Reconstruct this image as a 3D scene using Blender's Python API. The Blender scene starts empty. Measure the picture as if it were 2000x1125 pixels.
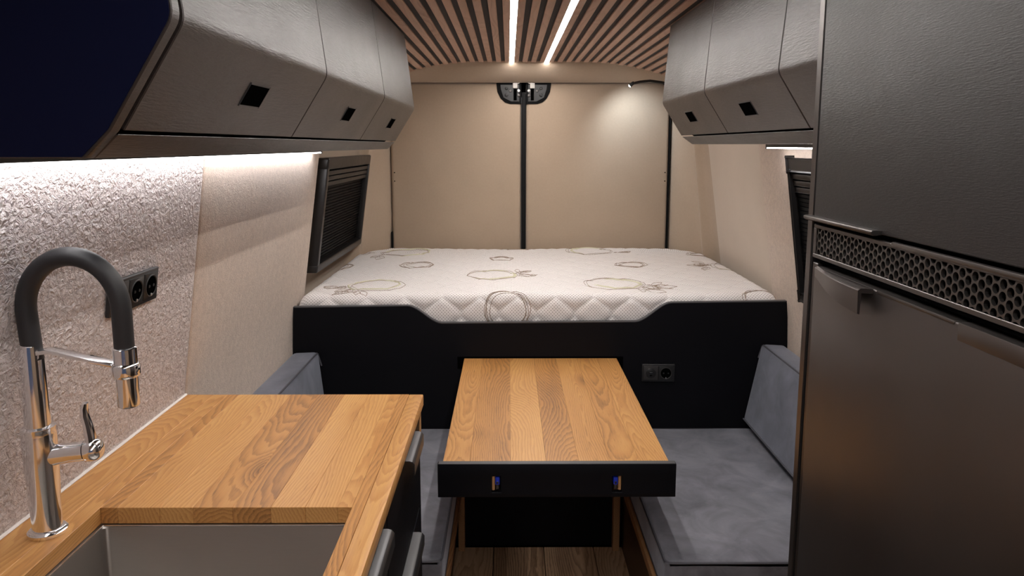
import bpy, bmesh, math, random
from mathutils import Vector, Matrix
random.seed(7)
sc = bpy.context.scene
C = sc.collection

# ------------------------------------------------------------------ camera
F, PPX, PPY, H = 1420.0, 1000.0, 487.0, 1.49          # focal and principal point in 2000x1125 pixels, eye height
PITCH = math.atan((PPY - 284.0) / F)
YAW = math.atan(7.0 / F * math.cos(PITCH))
cd = bpy.data.cameras.new('camera'); cam = bpy.data.objects.new('camera', cd); C.objects.link(cam)
cd.sensor_width = 36.0; cd.sensor_fit = 'HORIZONTAL'; cd.lens = F / 2000.0 * 36.0
cd.shift_y = -(562.5 - PPY) / 2000.0
cd.clip_start = 0.02
cam.location = (0, 0, H); cam.rotation_euler = (math.pi / 2 - PITCH, 0, -YAW)
sc.camera = cam

# ------------------------------------------------------------------ world, exposure
w = bpy.data.worlds.new('world'); sc.world = w; w.use_nodes = True
w.node_tree.nodes['Background'].inputs[0].default_value = (0.30, 0.38, 0.62, 1)
w.node_tree.nodes['Background'].inputs[1].default_value = 0.10
sc.view_settings.view_transform = 'Standard'; sc.view_settings.look = 'None'
sc.view_settings.gamma = 1.0; sc.view_settings.use_curve_mapping = False
sc.view_settings.exposure = 0.85
try:
    sc.cycles.use_denoising = True
    sc.cycles.max_bounces = 10; sc.cycles.diffuse_bounces = 6; sc.cycles.glossy_bounces = 5
    sc.cycles.sample_clamp_indirect = 6.0
except Exception:
    pass
CEIL_LED, BAR_LED, NECK_LED = 32.0, 14.0, 60.0         # emission of the lamps' own diffusers

# ------------------------------------------------------------------ pixel helpers
def ray(x, y):
    r, f, u = (x - PPX) / F, 1.0, -(y - PPY) / F
    f2 = f * math.cos(PITCH) + u * math.sin(PITCH); u2 = -f * math.sin(PITCH) + u * math.cos(PITCH)
    return Vector((r * math.cos(YAW) + f2 * math.sin(YAW), f2 * math.cos(YAW) - r * math.sin(YAW), u2))
def at_y(x, y, Y): d = ray(x, y); d *= Y / d.y; return Vector((d.x, Y, H + d.z))
def at_z(x, y, Z): d = ray(x, y); d *= (Z - H) / d.z; return Vector((d.x, d.y, Z))
def at_x(x, y, X): d = ray(x, y); d *= X / d.x; return Vector((X, d.y, H + d.z))

# ------------------------------------------------------------------ material helpers
class NT:
    def __init__(s, name):
        m = bpy.data.materials.new(name); m.use_nodes = True
        s.m = m; s.t = m.node_tree; s.b = s.t.nodes['Principled BSDF']
    def n(s, typ, **kw):
        nd = s.t.nodes.new(typ)
        for k, v in kw.items(): setattr(nd, k, v)
        return nd
    def l(s, a, b): s.t.links.new(a, b)
    def setin(s, sock, v):
        if isinstance(v, bpy.types.NodeSocket): s.l(v, sock)
        else: sock.default_value = v
    def math(s, op, a, b=0.0, c=None, clamp=False):
        nd = s.n('ShaderNodeMath', operation=op); nd.use_clamp = clamp
        s.setin(nd.inputs[0], a); s.setin(nd.inputs[1], b)
        if c is not None: s.setin(nd.inputs[2], c)
        return nd.outputs[0]
    def vmath(s, op, a, b=(0, 0, 0)):
        nd = s.n('ShaderNodeVectorMath', operation=op); s.setin(nd.inputs[0], a); s.setin(nd.inputs[1], b); return nd.outputs[0]
    def vscale(s, a, k):
        nd = s.n('ShaderNodeVectorMath', operation='SCALE'); s.setin(nd.inputs[0], a); s.setin(nd.inputs['Scale'], k); return nd.outputs[0]
    def noise(s, vec, scale=1.0, detail=3.0, rough=0.5, dist=0.0):
        nd = s.n('ShaderNodeTexNoise'); s.l(vec, nd.inputs['Vector'])
        nd.inputs['Scale'].default_value = scale; nd.inputs['Detail'].default_value = detail
        nd.inputs['Roughness'].default_value = rough; nd.inputs['Distortion'].default_value = dist
        return nd.outputs['Fac']
    def ramp(s, fac, stops, interp='LINEAR'):
        nd = s.n('ShaderNodeValToRGB'); nd.color_ramp.interpolation = interp
        e = nd.color_ramp.elements
        while len(e) < len(stops): e.new(0.5)
        for i, (p, c) in enumerate(stops):
            e[i].position = p; e[i].color = (*c, 1) if len(c) == 3 else c
        s.l(fac, nd.inputs['Fac']); return nd.outputs['Color']
    def mix(s, fac, a, b, mode='MIX'):
        nd = s.n('ShaderNodeMix', data_type='RGBA', blend_type=mode)
        s.setin(nd.inputs[0], fac); s.setin(nd.inputs[6], a if not isinstance(a, tuple) else (*a, 1)); s.setin(nd.inputs[7], b if not isinstance(b, tuple) else (*b, 1))
        return nd.outputs[2]
    def bump(s, h, strength=0.3, dist=0.002):
        nd = s.n('ShaderNodeBump'); nd.inputs['Strength'].default_value = strength; nd.inputs['Distance'].default_value = dist
        s.l(h, nd.inputs['Height']); s.l(nd.outputs[0], s.b.inputs['Normal'])
    def obj(s): return s.n('ShaderNodeTexCoord').outputs['Object']
    def geo(s): return s.n('ShaderNodeNewGeometry').outputs['Position']
    def rnd(s): return s.n('ShaderNodeObjectInfo').outputs['Random']

def plain(name, col, rough=0.5, metal=0.0, spec=0.5):
    k = NT(name); k.b.inputs['Base Color'].default_value = (*col, 1)
    k.b.inputs['Roughness'].default_value = rough; k.b.inputs['Metallic'].default_value = metal
    k.b.inputs['Specular IOR Level'].default_value = spec
    g = k.geo(); f = k.noise(g, 35.0, 3.0)
    k.l(k.math('MULTIPLY_ADD', f, 0.10, rough - 0.05, clamp=True), k.b.inputs['Roughness'])
    return k.m

def glow(name, col, strength):
    k = NT(name); k.b.inputs['Base Color'].default_value = (0.8, 0.8, 0.8, 1)
    k.b.inputs['Emission Color'].default_value = (*col, 1); k.b.inputs['Emission Strength'].default_value = strength
    return k.m

def oak(name, dark, mid, light, freq=150.0, rough=0.42, knot=1.0, fibre=0.35, bumpk=0.12, vary=0.34):
    k = NT(name); co = k.obj(); rnd = k.rnd()
    off = k.n('ShaderNodeCombineXYZ')
    k.l(k.math('MULTIPLY', rnd, 37.0), off.inputs[0]); k.l(k.math('MULTIPLY', rnd, 71.0), off.inputs[1]); k.l(k.math('MULTIPLY', rnd, 23.0), off.inputs[2])
    P = k.vmath('ADD', co, off.outputs[0])
    sep = k.n('ShaderNodeSeparateXYZ'); k.l(co, sep.inputs[0])
    n1 = k.noise(k.vmath('MULTIPLY', P, (5.0, 1.5, 5.0)), 1.0, 1.5)
    n2 = k.noise(k.vmath('MULTIPLY', k.vmath('ADD', P, (11, 5, 3)), (3.0, 1.3, 3.0)), 1.0, 1.0)
    rx = k.math('ADD', sep.outputs[0], k.math('MULTIPLY_ADD', n1, 0.10, -0.05))
    rx = k.math('ADD', rx, k.math('MULTIPLY_ADD', rnd, 0.14, -0.07))
    rz = k.math('ADD', sep.outputs[2], k.math('MULTIPLY_ADD', n2, 0.22, -0.07))
    d = k.math('SQRT', k.math('ADD', k.math('MULTIPLY', rx, rx), k.math('MULTIPLY', rz, rz)))
    # knots
    vo = k.n('ShaderNodeTexVoronoi'); vo.inputs['Scale'].default_value = 1.0
    k.l(k.vmath('MULTIPLY', P, (7.5, 3.4, 0.0)), vo.inputs['Vector'])
    cs = k.n('ShaderNodeSeparateColor'); k.l(vo.outputs['Color'], cs.inputs[0])
    gate = k.math('GREATER_THAN', cs.outputs[0], 1.0 - 0.42 * knot)
    near = k.math('SUBTRACT', 1.0, k.math('DIVIDE', vo.outputs['Distance'], 0.36), clamp=True)
    near = k.math('MULTIPLY', k.math('POWER', near, 1.7), gate)
    d = k.math('ADD', d, k.math('MULTIPLY', near, 0.05))
    d = k.math('ADD', d, k.math('MULTIPLY', k.noise(k.vmath('MULTIPLY', P, (45, 7, 45)), 1.0, 4.0), 0.014))
    saw = k.math('FRACT', k.math('MULTIPLY', d, freq))
    band = k.math('MULTIPLY', k.math('POWER', saw, 1.6), k.math('SUBTRACT', 1.0, k.math('POWER', saw, 14.0)))
    fb = k.noise(k.vmath('MULTIPLY', P, (420, 14, 420)), 1.0, 3.0, 0.6)
    big = k.noise(k.vmath('MULTIPLY', P, (9, 1.5, 9)), 1.0, 2.0)
    v = k.math('MULTIPLY_ADD', band, -0.36, 0.74)
    v = k.math('ADD', v, k.math('MULTIPLY_ADD', fb, fibre, -0.5 * fibre))
    v = k.math('ADD', v, k.math('MULTIPLY_ADD', big, 0.5, -0.25))
    v = k.math('ADD', v, k.math('MULTIPLY_ADD', rnd, vary, -0.5 * vary))
    v = k.math('SUBTRACT', v, k.math('MULTIPLY', near, 0.55))
    pore = k.noise(k.vmath('MULTIPLY', P, (520, 26, 520)), 1.0, 1.0)
    v = k.math('SUBTRACT', v, k.math('MULTIPLY', k.math('SUBTRACT', k.math('MULTIPLY', pore, 4.0), 2.45, clamp=True), 0.30), clamp=True)
    col = k.ramp(v, [(0.0, tuple(c * 0.35 for c in dark)), (0.22, dark), (0.55, mid), (1.0, light)])
    k.l(col, k.b.inputs['Base Color'])
    k.l(k.math('MULTIPLY_ADD', fb, 0.2, rough - 0.1), k.b.inputs['Roughness'])
    k.bump(k.math('ADD', k.math('MULTIPLY', fb, 0.6), k.math('MULTIPLY', band, -0.4)), bumpk, 0.001)
    return k.m

def felt(name, col, amp=0.14, bumpk=0.25, scale=1.0, rough=0.95):
    k = NT(name); g = k.geo()
    a = k.noise(g, 420.0 * scale, 3.0, 0.6); b = k.noise(g, 95.0 * scale, 4.0, 0.65); c = k.noise(g, 7.0, 2.0)
    v = k.math('ADD', k.math('MULTIPLY_ADD', a, amp, 1 - amp * 0.5), k.math('MULTIPLY_ADD', b, amp, -amp * 0.5))
    v = k.math('ADD', v, k.math('MULTIPLY_ADD', c, 0.10, -0.05))
    k.l(k.vscale(k.mix(0.0, col, col), v), k.b.inputs['Base Color'])
    k.b.inputs['Roughness'].default_value = rough; k.b.inputs['Specular IOR Level'].default_value = 0.25
    k.b.inputs['Sheen Weight'].default_value = 0.25; k.b.inputs['Sheen Roughness'].default_value = 0.5
    k.bump(k.math('ADD', a, b), bumpk, 0.0015)
    return k.m

def veneer(name, col, rough=0.38, bumpk=0.35, stretch=(160, 14, 160), spec=0.5):
    k = NT(name); g = k.geo()
    a = k.noise(k.vmath('MULTIPLY', g, stretch), 1.0, 4.0, 0.65)
    pores = k.math('SUBTRACT', k.math('MULTIPLY', a, 2.2), 0.75, clamp=True)
    c = k.noise(g, 6.0, 2.0)
    v = k.math('ADD', k.math('MULTIPLY_ADD', a, 0.25, 0.85), k.math('MULTIPLY_ADD', c, 0.2, -0.1))
    k.l(k.vscale(k.mix(0.0, col, col), v), k.b.inputs['Base Color'])
    k.l(k.math('ADD', k.math('MULTIPLY_ADD', c, 0.12, rough - 0.06), k.math('MULTIPLY', a, 0.06)), k.b.inputs['Roughness'])
    k.b.inputs['Specular IOR Level'].default_value = spec
    k.bump(pores, bumpk, 0.0012)
    return k.m

def suede(name, col):
    k = NT(name); g = k.geo()
    c = k.noise(g, 9.0, 4.0, 0.6, 0.6); f = k.noise(g, 500.0, 2.0)
    v = k.math('ADD', k.math('MULTIPLY_ADD', c, 2.2, -0.08), k.math('MULTIPLY_ADD', f, 0.16, -0.08))
    k.l(k.vscale(k.mix(0.0, col, col), v), k.b.inputs['Base Color'])
    k.b.inputs['Roughness'].default_value = 0.72; k.b.inputs['Specular IOR Level'].default_value = 0.35
    k.b.inputs['Sheen Weight'].default_value = 0.35; k.b.inputs['Sheen Tint'].default_value = (0.8, 0.85, 1, 1)
    k.bump(k.math('ADD', f, k.math('MULTIPLY', k.noise(g, 30.0, 3.0), 1.5)), 0.15, 0.002)
    return k.m

def plaster(name):
    k = NT(name); g = k.geo()
    a = k.noise(k.vmath('MULTIPLY', g, (1.0, 1.0, 1.15)), 88.0, 4.0, 0.6, 0.6)
    b = k.noise(g, 17.0, 3.0, 0.5, 0.4)
    h = k.math('ADD', k.math('POWER', a, 1.3), k.math('MULTIPLY', b, 0.35))
    k.l(k.ramp(a, [(0.3, (0.50, 0.42, 0.40)), (0.62, (0.78, 0.70, 0.685))]), k.b.inputs['Base Color'])
    k.b.inputs['Roughness'].default_value = 0.36; k.b.inputs['Specular IOR Level'].default_value = 0.6
    k.bump(h, 1.0, 0.017)
    return k.m

def steel(name, col, rough, stretch):
    k = NT(name); g = k.geo()
    a = k.noise(k.vmath('MULTIPLY', g, stretch), 1.0, 3.0)
    k.b.inputs['Base Color'].default_value = (*col, 1); k.b.inputs['Metallic'].default_value = 1.0
    k.l(k.math('MULTIPLY_ADD', a, 0.2, rough - 0.1), k.b.inputs['Roughness'])
    return k.m

def ticking(name):
    k = NT(name); uv = k.n('ShaderNodeTexCoord').outputs['UV']
    sep = k.n('ShaderNodeSeparateXYZ'); k.l(uv, sep.inputs[0])
    pu, pv = 0.0118, 0.0062
    row = k.math('FLOOR', k.math('DIVIDE', sep.outputs[1], pv))
    sh = k.math('MULTIPLY', k.math('MODULO', row, 2.0), 0.5)
    fu = k.math('MULTIPLY', k.math('SUBTRACT', k.math('FRACT', k.math('ADD', k.math('DIVIDE', sep.outputs[0], pu), sh)), 0.5), pu)
    fv = k.math('MULTIPLY', k.math('SUBTRACT', k.math('FRACT', k.math('DIVIDE', sep.outputs[1], pv)), 0.5), pv)
    r = k.math('SQRT', k.math('ADD', k.math('MULTIPLY', fu, fu), k.math('MULTIPLY', k.math('MULTIPLY', fv, fv), 0.75)))
    dot = k.math('SUBTRACT', 1.0, k.math('DIVIDE', k.math('SUBTRACT', r, 0.0013), 0.0008), clamp=True)
    k.l(k.mix(dot, (0.78, 0.745, 0.73), (0.27, 0.245, 0.24)), k.b.inputs['Base Color'])
    k.b.inputs['Roughness'].default_value = 0.9; k.b.inputs['Sheen Weight'].default_value = 0.15
    k.bump(k.math('MULTIPLY', dot, -1.0), 0.35, 0.0012)
    return k.m

M = {}
M['oak'] = oak('honey oak', (0.20, 0.088, 0.028), (0.44, 0.205, 0.060), (0.63, 0.355, 0.125))
M['oak_floor'] = oak('brushed floor oak', (0.18, 0.095, 0.05), (0.56, 0.36, 0.215), (0.76, 0.55, 0.37), freq=110, bumpk=0.35, knot=0.2)
M['oak_slat'] = oak('ceiling slat oak', (0.36, 0.22, 0.155), (0.50, 0.325, 0.24), (0.60, 0.41, 0.31), freq=60, knot=0.15, rough=0.55)
M['oak_edge'] = oak('raw oak edge', (0.16, 0.07, 0.03), (0.36, 0.18, 0.08), (0.46, 0.26, 0.12), knot=0.0)
M['stained'] = oak('shaded brown board', (0.03, 0.016, 0.010), (0.06, 0.034, 0.022), (0.09, 0.05, 0.032), knot=0.0)  # dark brown holds the bench face's reflection and the table's shade
M['felt'] = felt('beige felt lining', (0.405, 0.315, 0.235))
M['felt_wall'] = felt('beige felt wall panel', (0.49, 0.395, 0.325), amp=0.55, bumpk=0.8, scale=0.6)
M['felt_smooth'] = felt('pale smooth wall panel', (0.50, 0.42, 0.345), amp=0.08, bumpk=0.12)
M['plaster'] = plaster('rough plaster')
M['black_felt'] = felt('black backing felt', (0.004, 0.004, 0.005))
M['black'] = veneer('black panel', (0.0045, 0.0045, 0.0065), rough=0.5, bumpk=0.04, spec=0.13)
M['edge'] = plain('grey edge band', (0.06, 0.06, 0.065), 0.45)
M['veneer'] = veneer('black stained oak veneer', (0.022, 0.0165, 0.0155), rough=0.34, bumpk=0.35, stretch=(340, 34, 340), spec=0.6)
M['veneer_tall'] = veneer('black stained oak door', (0.010, 0.0088, 0.0092), rough=0.38, bumpk=0.25, stretch=(600, 70, 640), spec=0.42)
M['navy'] = plain('navy end panel', (0.0025, 0.0045, 0.026), 0.6, spec=0.12)
M['dark'] = plain('dark gap', (0.0015, 0.0015, 0.0015), 0.9, spec=0.0)
M['plastic'] = plain('black plastic', (0.012, 0.012, 0.013), 0.38)
M['rubber_seal'] = plain('black door seal', (0.004, 0.004, 0.0045), 0.6, spec=0.15)
M['plastic_soft'] = plain('dark plastic', (0.03, 0.028, 0.028), 0.45)
M['blind'] = plain('black blind', (0.0016, 0.0016, 0.0024), 0.55, spec=0.12)
M['blindframe'] = plain('anthracite frame', (0.013, 0.012, 0.012), 0.34)
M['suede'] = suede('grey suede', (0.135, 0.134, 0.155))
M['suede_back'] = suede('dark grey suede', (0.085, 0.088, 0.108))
M['piping'] = plain('dark seam', (0.072, 0.072, 0.086), 0.75)
M['tick'] = ticking('dotted ticking')
M['thread'] = plain('brown thread', (0.27, 0.205, 0.155), 0.8)
M['olive'] = plain('olive thread', (0.60, 0.58, 0.42), 0.8)
M['chrome'] = steel('chrome', (0.85, 0.85, 0.86), 0.12, (5, 5, 5))
M['rubber'] = plain('black rubber hose', (0.014, 0.014, 0.016), 0.5)
M['steel'] = steel('brushed steel', (0.32, 0.295, 0.275), 0.42, (30, 300, 300))
M['rim'] = steel('steel rim', (0.7, 0.7, 0.7), 0.25, (20, 20, 20))
M['alu'] = steel('grey handle metal', (0.105, 0.105, 0.11), 0.45, (10, 10, 10))
M['fridge'] = steel('dark fridge metal', (0.125, 0.112, 0.108), 0.42, (5, 5, 5))
M['fridge_trim'] = steel('dark fridge trim', (0.135, 0.125, 0.12), 0.40, (5, 5, 5))
M['silver'] = steel('zinc screw', (0.6, 0.6, 0.6), 0.3, (20, 20, 20))
M['catch'] = plain('pale catch', (0.62, 0.60, 0.56), 0.4)
M['blue'] = plain('blue clip', (0.01, 0.03, 0.42), 0.3)
M['sealant'] = plain('white sealant', (0.78, 0.75, 0.72), 0.5)
M['led'] = glow('warm white diffuser', (1.0, 0.945, 0.90), CEIL_LED)
M['led_cool'] = glow('cool white diffuser', (1.0, 0.97, 0.98), BAR_LED)
M['led_neck'] = glow('cold white lens', (0.80, 0.92, 1.0), NECK_LED)

# ------------------------------------------------------------------ object helpers
WL = {}                                                   # world location of every object we made
def link(name, me, mat, parent=None, sharp=35, center=True):
    if mat is not None and not me.materials: me.materials.append(M[mat] if isinstance(mat, str) else mat)
    o = bpy.data.objects.new(name, me); C.objects.link(o)
    base = WL[parent.name] if parent else Vector()
    c = Vector()
    if center and len(me.vertices):
        xs = [v.co for v in me.vertices]
        c = Vector([(min(v[i] for v in xs) + max(v[i] for v in xs)) / 2 for i in range(3)])
        if not parent: c.z = min(v.z for v in xs)
        me.transform(Matrix.Translation(-c))
    o.location = c - base; WL[o.name] = c
    if parent: o.parent = parent
    for p in me.polygons: p.use_smooth = True
    me.set_sharp_from_angle(angle=math.radians(sharp))
    return o
def build(name, bm, mat, parent=None, sharp=35):
    bmesh.ops.recalc_face_normals(bm, faces=bm.faces[:])
    me = bpy.data.meshes.new(name); bm.to_mesh(me); bm.free()
    return link(name, me, mat, parent, sharp)
def pyd(name, verts, faces, mat, parent=None, sharp=35, recalc=True):
    me = bpy.data.meshes.new(name); me.from_pydata([tuple(v) for v in verts], [], faces); me.update()
    if recalc:
        bm = bmesh.new(); bm.from_mesh(me); bmesh.ops.recalc_face_normals(bm, faces=bm.faces[:]); bm.to_mesh(me); bm.free()
    return link(name, me, mat, parent, sharp)
def thing(name, label, cat, loc=(0, 0, 0), group=None):
    o = bpy.data.objects.new(name, None); C.objects.link(o); o.location = loc; o.empty_display_size = 0.05
    WL[o.name] = Vector(loc); tag(o, label, cat, group); return o
def tag(o, label, cat, group=None):
    o['label'] = label; o['category'] = cat
    if group: o['group'] = group
    return o
def struct(o, label=None):
    o['kind'] = 'structure'
    if label: o['label'] = label
    return o
def copy_part(o, parent, wloc, name=None):
    c = o.copy(); C.objects.link(c)
    if name: c.name = name
    c.parent = parent; c.location = Vector(wloc) - (WL[parent.name] if parent else Vector()); WL[c.name] = Vector(wloc)
    return c

def bbox(x0, x1, y0, y1, z0, z1, bev=0.0, seg=2, bm=None):
    own = bm is None
    b2 = bmesh.new()
    bmesh.ops.create_cube(b2, size=1.0)
    for v in b2.verts:
        v.co = Vector(((x0 + x1) / 2 + v.co.x * (x1 - x0), (y0 + y1) / 2 + v.co.y * (y1 - y0), (z0 + z1) / 2 + v.co.z * (z1 - z0)))
    if bev: bmesh.ops.bevel(b2, geom=b2.edges[:], offset=bev, segments=seg, affect='EDGES', profile=0.5)
    if own: return b2
    me = bpy.data.meshes.new('tmp'); b2.to_mesh(me); b2.free(); bm.from_mesh(me); bpy.data.meshes.remove(me); return bm
def box(name, x0, x1, y0, y1, z0, z1, mat, parent=None, bev=0.0015, seg=1):
    return build(name, bbox(x0, x1, y0, y1, z0, z1, bev, seg), mat, parent)
def prism_bm(poly, axis, a, b, bev=0.0, seg=2):
    """extrude a 2D polygon along axis ('x': poly=(y,z), 'y': poly=(x,z), 'z': poly=(x,y))"""
    bm = bmesh.new()
    def P(p, t): return {'x': (t, p[0], p[1]), 'y': (p[0], t, p[1]), 'z': (p[0], p[1], t)}[axis]
    A = [bm.verts.new(P(p, a)) for p in poly]; B = [bm.verts.new(P(p, b)) for p in poly]
    bm.faces.new(A); bm.faces.new(B[::-1]); n = len(poly)
    for i in range(n): bm.faces.new((A[i], A[(i + 1) % n], B[(i + 1) % n], B[i]))
    bmesh.ops.recalc_face_normals(bm, faces=bm.faces[:])
    if bev:
        es = [e for e in bm.edges if len(e.link_faces) == 2 and e.calc_face_angle(0) > 0.5]
        bmesh.ops.bevel(bm, geom=es, offset=bev, segments=seg, affect='EDGES', profile=0.5)
    return bm
def prism(name, poly, axis, a, b, mat, parent=None, bev=0.0, seg=2): return build(name, prism_bm(poly, axis, a, b, bev, seg), mat, parent)
def tube_geo(pts, r, n=8, closed=False, cap=True):
    pts = [Vector(p) for p in pts]; N = len(pts); rs = r if isinstance(r, (list, tuple)) else [r] * N
    V, Fc = [], []; up = None
    for i in range(N):
        if closed: t = pts[(i + 1) % N] - pts[i - 1]
        else: t = pts[min(i + 1, N - 1)] - pts[max(i - 1, 0)]
        t.normalize()
        if up is None:
            up = Vector((0, 0, 1)) if abs(t.z) < 0.9 else Vector((0, 1, 0))
        s = t.cross(up)
        if s.length < 1e-5: s = t.cross(Vector((1, 0.3, 0)))
        s.normalize(); up = s.cross(t).normalized()
        for j in range(n):
            a = 2 * math.pi * j / n
            V.append(pts[i] + (s * math.cos(a) + up * math.sin(a)) * rs[i])
    m = N if closed else N - 1
    for i in range(m):
        for j in range(n):
            a, b = i * n + j, i * n + (j + 1) % n; c, d = ((i + 1) % N) * n + (j + 1) % n, ((i + 1) % N) * n + j
            Fc.append((a, b, c, d))
    if cap and not closed: Fc.append(tuple(range(n))[::-1]); Fc.append(tuple(range((N - 1) * n, N * n)))
    return V, Fc
def tube(name, pts, r, mat, parent=None, n=10, closed=False, sharp=40): V, Fc = tube_geo(pts, r, n, closed); return pyd(name, V, Fc, mat, parent, sharp)
def lathe(name, prof, origin, mat, parent=None, n=28, axis=Vector((0, 0, 1)), sharp=40):
    """prof: (radius, height) list along axis"""
    q = Vector((0, 0, 1)).rotation_difference(Vector(axis).normalized()); V, Fc = [], []
    for r, h in prof:
        for j in range(n):
            a = 2 * math.pi * j / n; V.append(Vector(origin) + q @ Vector((r * math.cos(a), r * math.sin(a), h)))
    for i in range(len(prof) - 1):
        for j in range(n): Fc.append((i * n + j, i * n + (j + 1) % n, (i + 1) * n + (j + 1) % n, (i + 1) * n + j))
    Fc.append(tuple(range(n))[::-1]); Fc.append(tuple(range((len(prof) - 1) * n, len(prof) * n)))
    return pyd(name, V, Fc, mat, parent, sharp)
def lerp(a, b, t): return a + (b - a) * t
def interp(x, tab):
    if x <= tab[0][0]: return tab[0][1]
    for (a, va), (b, vb) in zip(tab, tab[1:]):
        if x <= b: return lerp(va, vb, (x - a) / (b - a))
    return tab[-1][1]
def sstep(t): t = max(0, min(1, t)); return t * t * (3 - 2 * t)
def grid(name, us, vs, fn, mat, parent=None, thick=0.0, sharp=50):
    """surface fn(u,v) with an optional thickness along its inward/outward normal given by fn's second value"""
    V, Fc = [], []; nu, nv = len(us), len(vs)
    for u in us:
        for v in vs: V.append(fn(u, v)[0] if thick else fn(u, v))
    for i in range(nu - 1):
        for j in range(nv - 1): Fc.append((i * nv + j, (i + 1) * nv + j, (i + 1) * nv + j + 1, i * nv + j + 1))
    if thick:
        o = len(V)
        for u in us:
            for v in vs: p, d = fn(u, v); V.append(Vector(p) + Vector(d) * thick)
        for i in range(nu - 1):
            for j in range(nv - 1): Fc.append(tuple(x + o for x in (i * nv + j, i * nv + j + 1, (i + 1) * nv + j + 1, (i + 1) * nv + j)))
        edge = [(i, 0) for i in range(nu)] + [(nu - 1, j) for j in range(1, nv)] + [(i, nv - 1) for i in range(nu - 2, -1, -1)] + [(0, j) for j in range(nv - 2, 0, -1)]
        L = [i * nv + j for i, j in edge]
        for a, b in zip(L, L[1:] + L[:1]): Fc.append((a, a + o, b + o, b))
    return pyd(name, V, Fc, mat, parent, sharp)
def frange(a, b, n): return [a + (b - a) * i / (n - 1) for i in range(n)]

CX = 0.112                                               # the van's middle
def wall_l(z): return interp(z, [(0, -.80), (.75, -.79), (.9, -.783), (1.46, -.703), (1.95, -.62)])
def wall_r(z): return 2 * CX - wall_l(z) + 0.008
def ceil_z(x): return 1.893 - 0.40 * max(0.0, abs(x - CX) - 0.25) ** 2
YB = 2.55                                                # front face of the bed panel
YD = 3.80                                                # face of the rear doors
CEND = 3.65                                              # end of the slatted ceiling

# ================================================================== THE SHELL
floor = struct(box('floor', -.82, 1.06, -2.0, 3.86, -.05, -.012, 'dark', bev=0))
px = -.80; k = 0
while px < 1.04:                                          # floor planks in two lengths
    x1 = min(px + .186, 1.045)
    cut = [-2.0, (.2, -.35, .6)[k % 3], 2.54]
    for a, b in zip(cut, cut[1:]):
        box('plank', px + .0012, x1 - .0012, a + .001, b - .001, -.012, 0, 'oak_floor', floor, bev=.0015)
    px = x1 if x1 < 1.04 else 2; k += 1

zs = [0, .4, .75, .9, 1.05, 1.2, 1.35, 1.46, 1.6, 1.75, 1.95]
def rear_in(y, z, s):                                     # plan of the rear corner: pillar curving in to the door frame
    base = wall_l(z) if s < 0 else wall_r(z)
    base += s * 0.022 * (1 if y > 2.70 else 0)
    tgt = -.6125 if s < 0 else .8405
    t = max(0.0, (y - 3.52) / (3.83 - 3.52))
    crease = 0.020 * math.exp(-((y - 3.585) / 0.016) ** 2) + 0.012 * math.exp(-((y - 3.60) / 0.05) ** 2)
    return lerp(base, tgt, sstep(t) * .55 + t * .45) - s * crease * (1 - 0.5 * t)
def shell(name, s, mat):
    ys = [-2.0, -1.0, 0, 1.0, 2.0, 2.698, 2.7025, 3.0, 3.3, 3.45, 3.52] + frange(3.535, 3.64, 22) + frange(3.655, 3.83, 8)
    return grid(name, ys, zs, lambda y, z: ((rear_in(y, z, s), y, z), (s, 0, 0)), mat, None, thick=.03)
wl = struct(shell('wall_left', -1, 'felt')); wr = struct(shell('wall_right', 1, 'felt'))
# lining panels standing proud of the walls
def lining(name, s, y0, y1, z0, z1, proud, mat, parent, n=24, back=0.0):
    f = (lambda z: wall_l(z) - back) if s < 0 else (lambda z: wall_r(z) + back)
    r = 0.012
    ys = [y0, y0 + .003, y0 + r] + frange(y0 + .1, y1 - .1, 8) + [y1 - r, y1 - .003, y1]
    def fn(y, z):
        e = min(y - y0, y1 - y); q = 1 - max(0.0, 1 - e / r)
        return ((f(z) - s * (proud - 0.006 * (1 - math.sqrt(max(0, 1 - (1 - q) ** 2)))), y, z), (s, 0, 0))
    return grid(name, ys, frange(z0, z1, n), fn, mat, parent, thick=proud - .001)
lining('plaster_backsplash', -1, -1.25, 1.674, .90, 1.478, .012, 'plaster', wl)['label'] = 'rough white textured backsplash'
lining('felt_panel', -1, 1.677, 2.70, .40, 1.478, .010, 'felt_wall', wl)
lining('felt_panel', 1, .3, 2.70, .40, 1.495, .012, 'felt_wall', wr)
lining('smooth_panel', 1, 2.706, 3.455, .80, 1.60, .012, 'felt_smooth', wr, back=.021)

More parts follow.
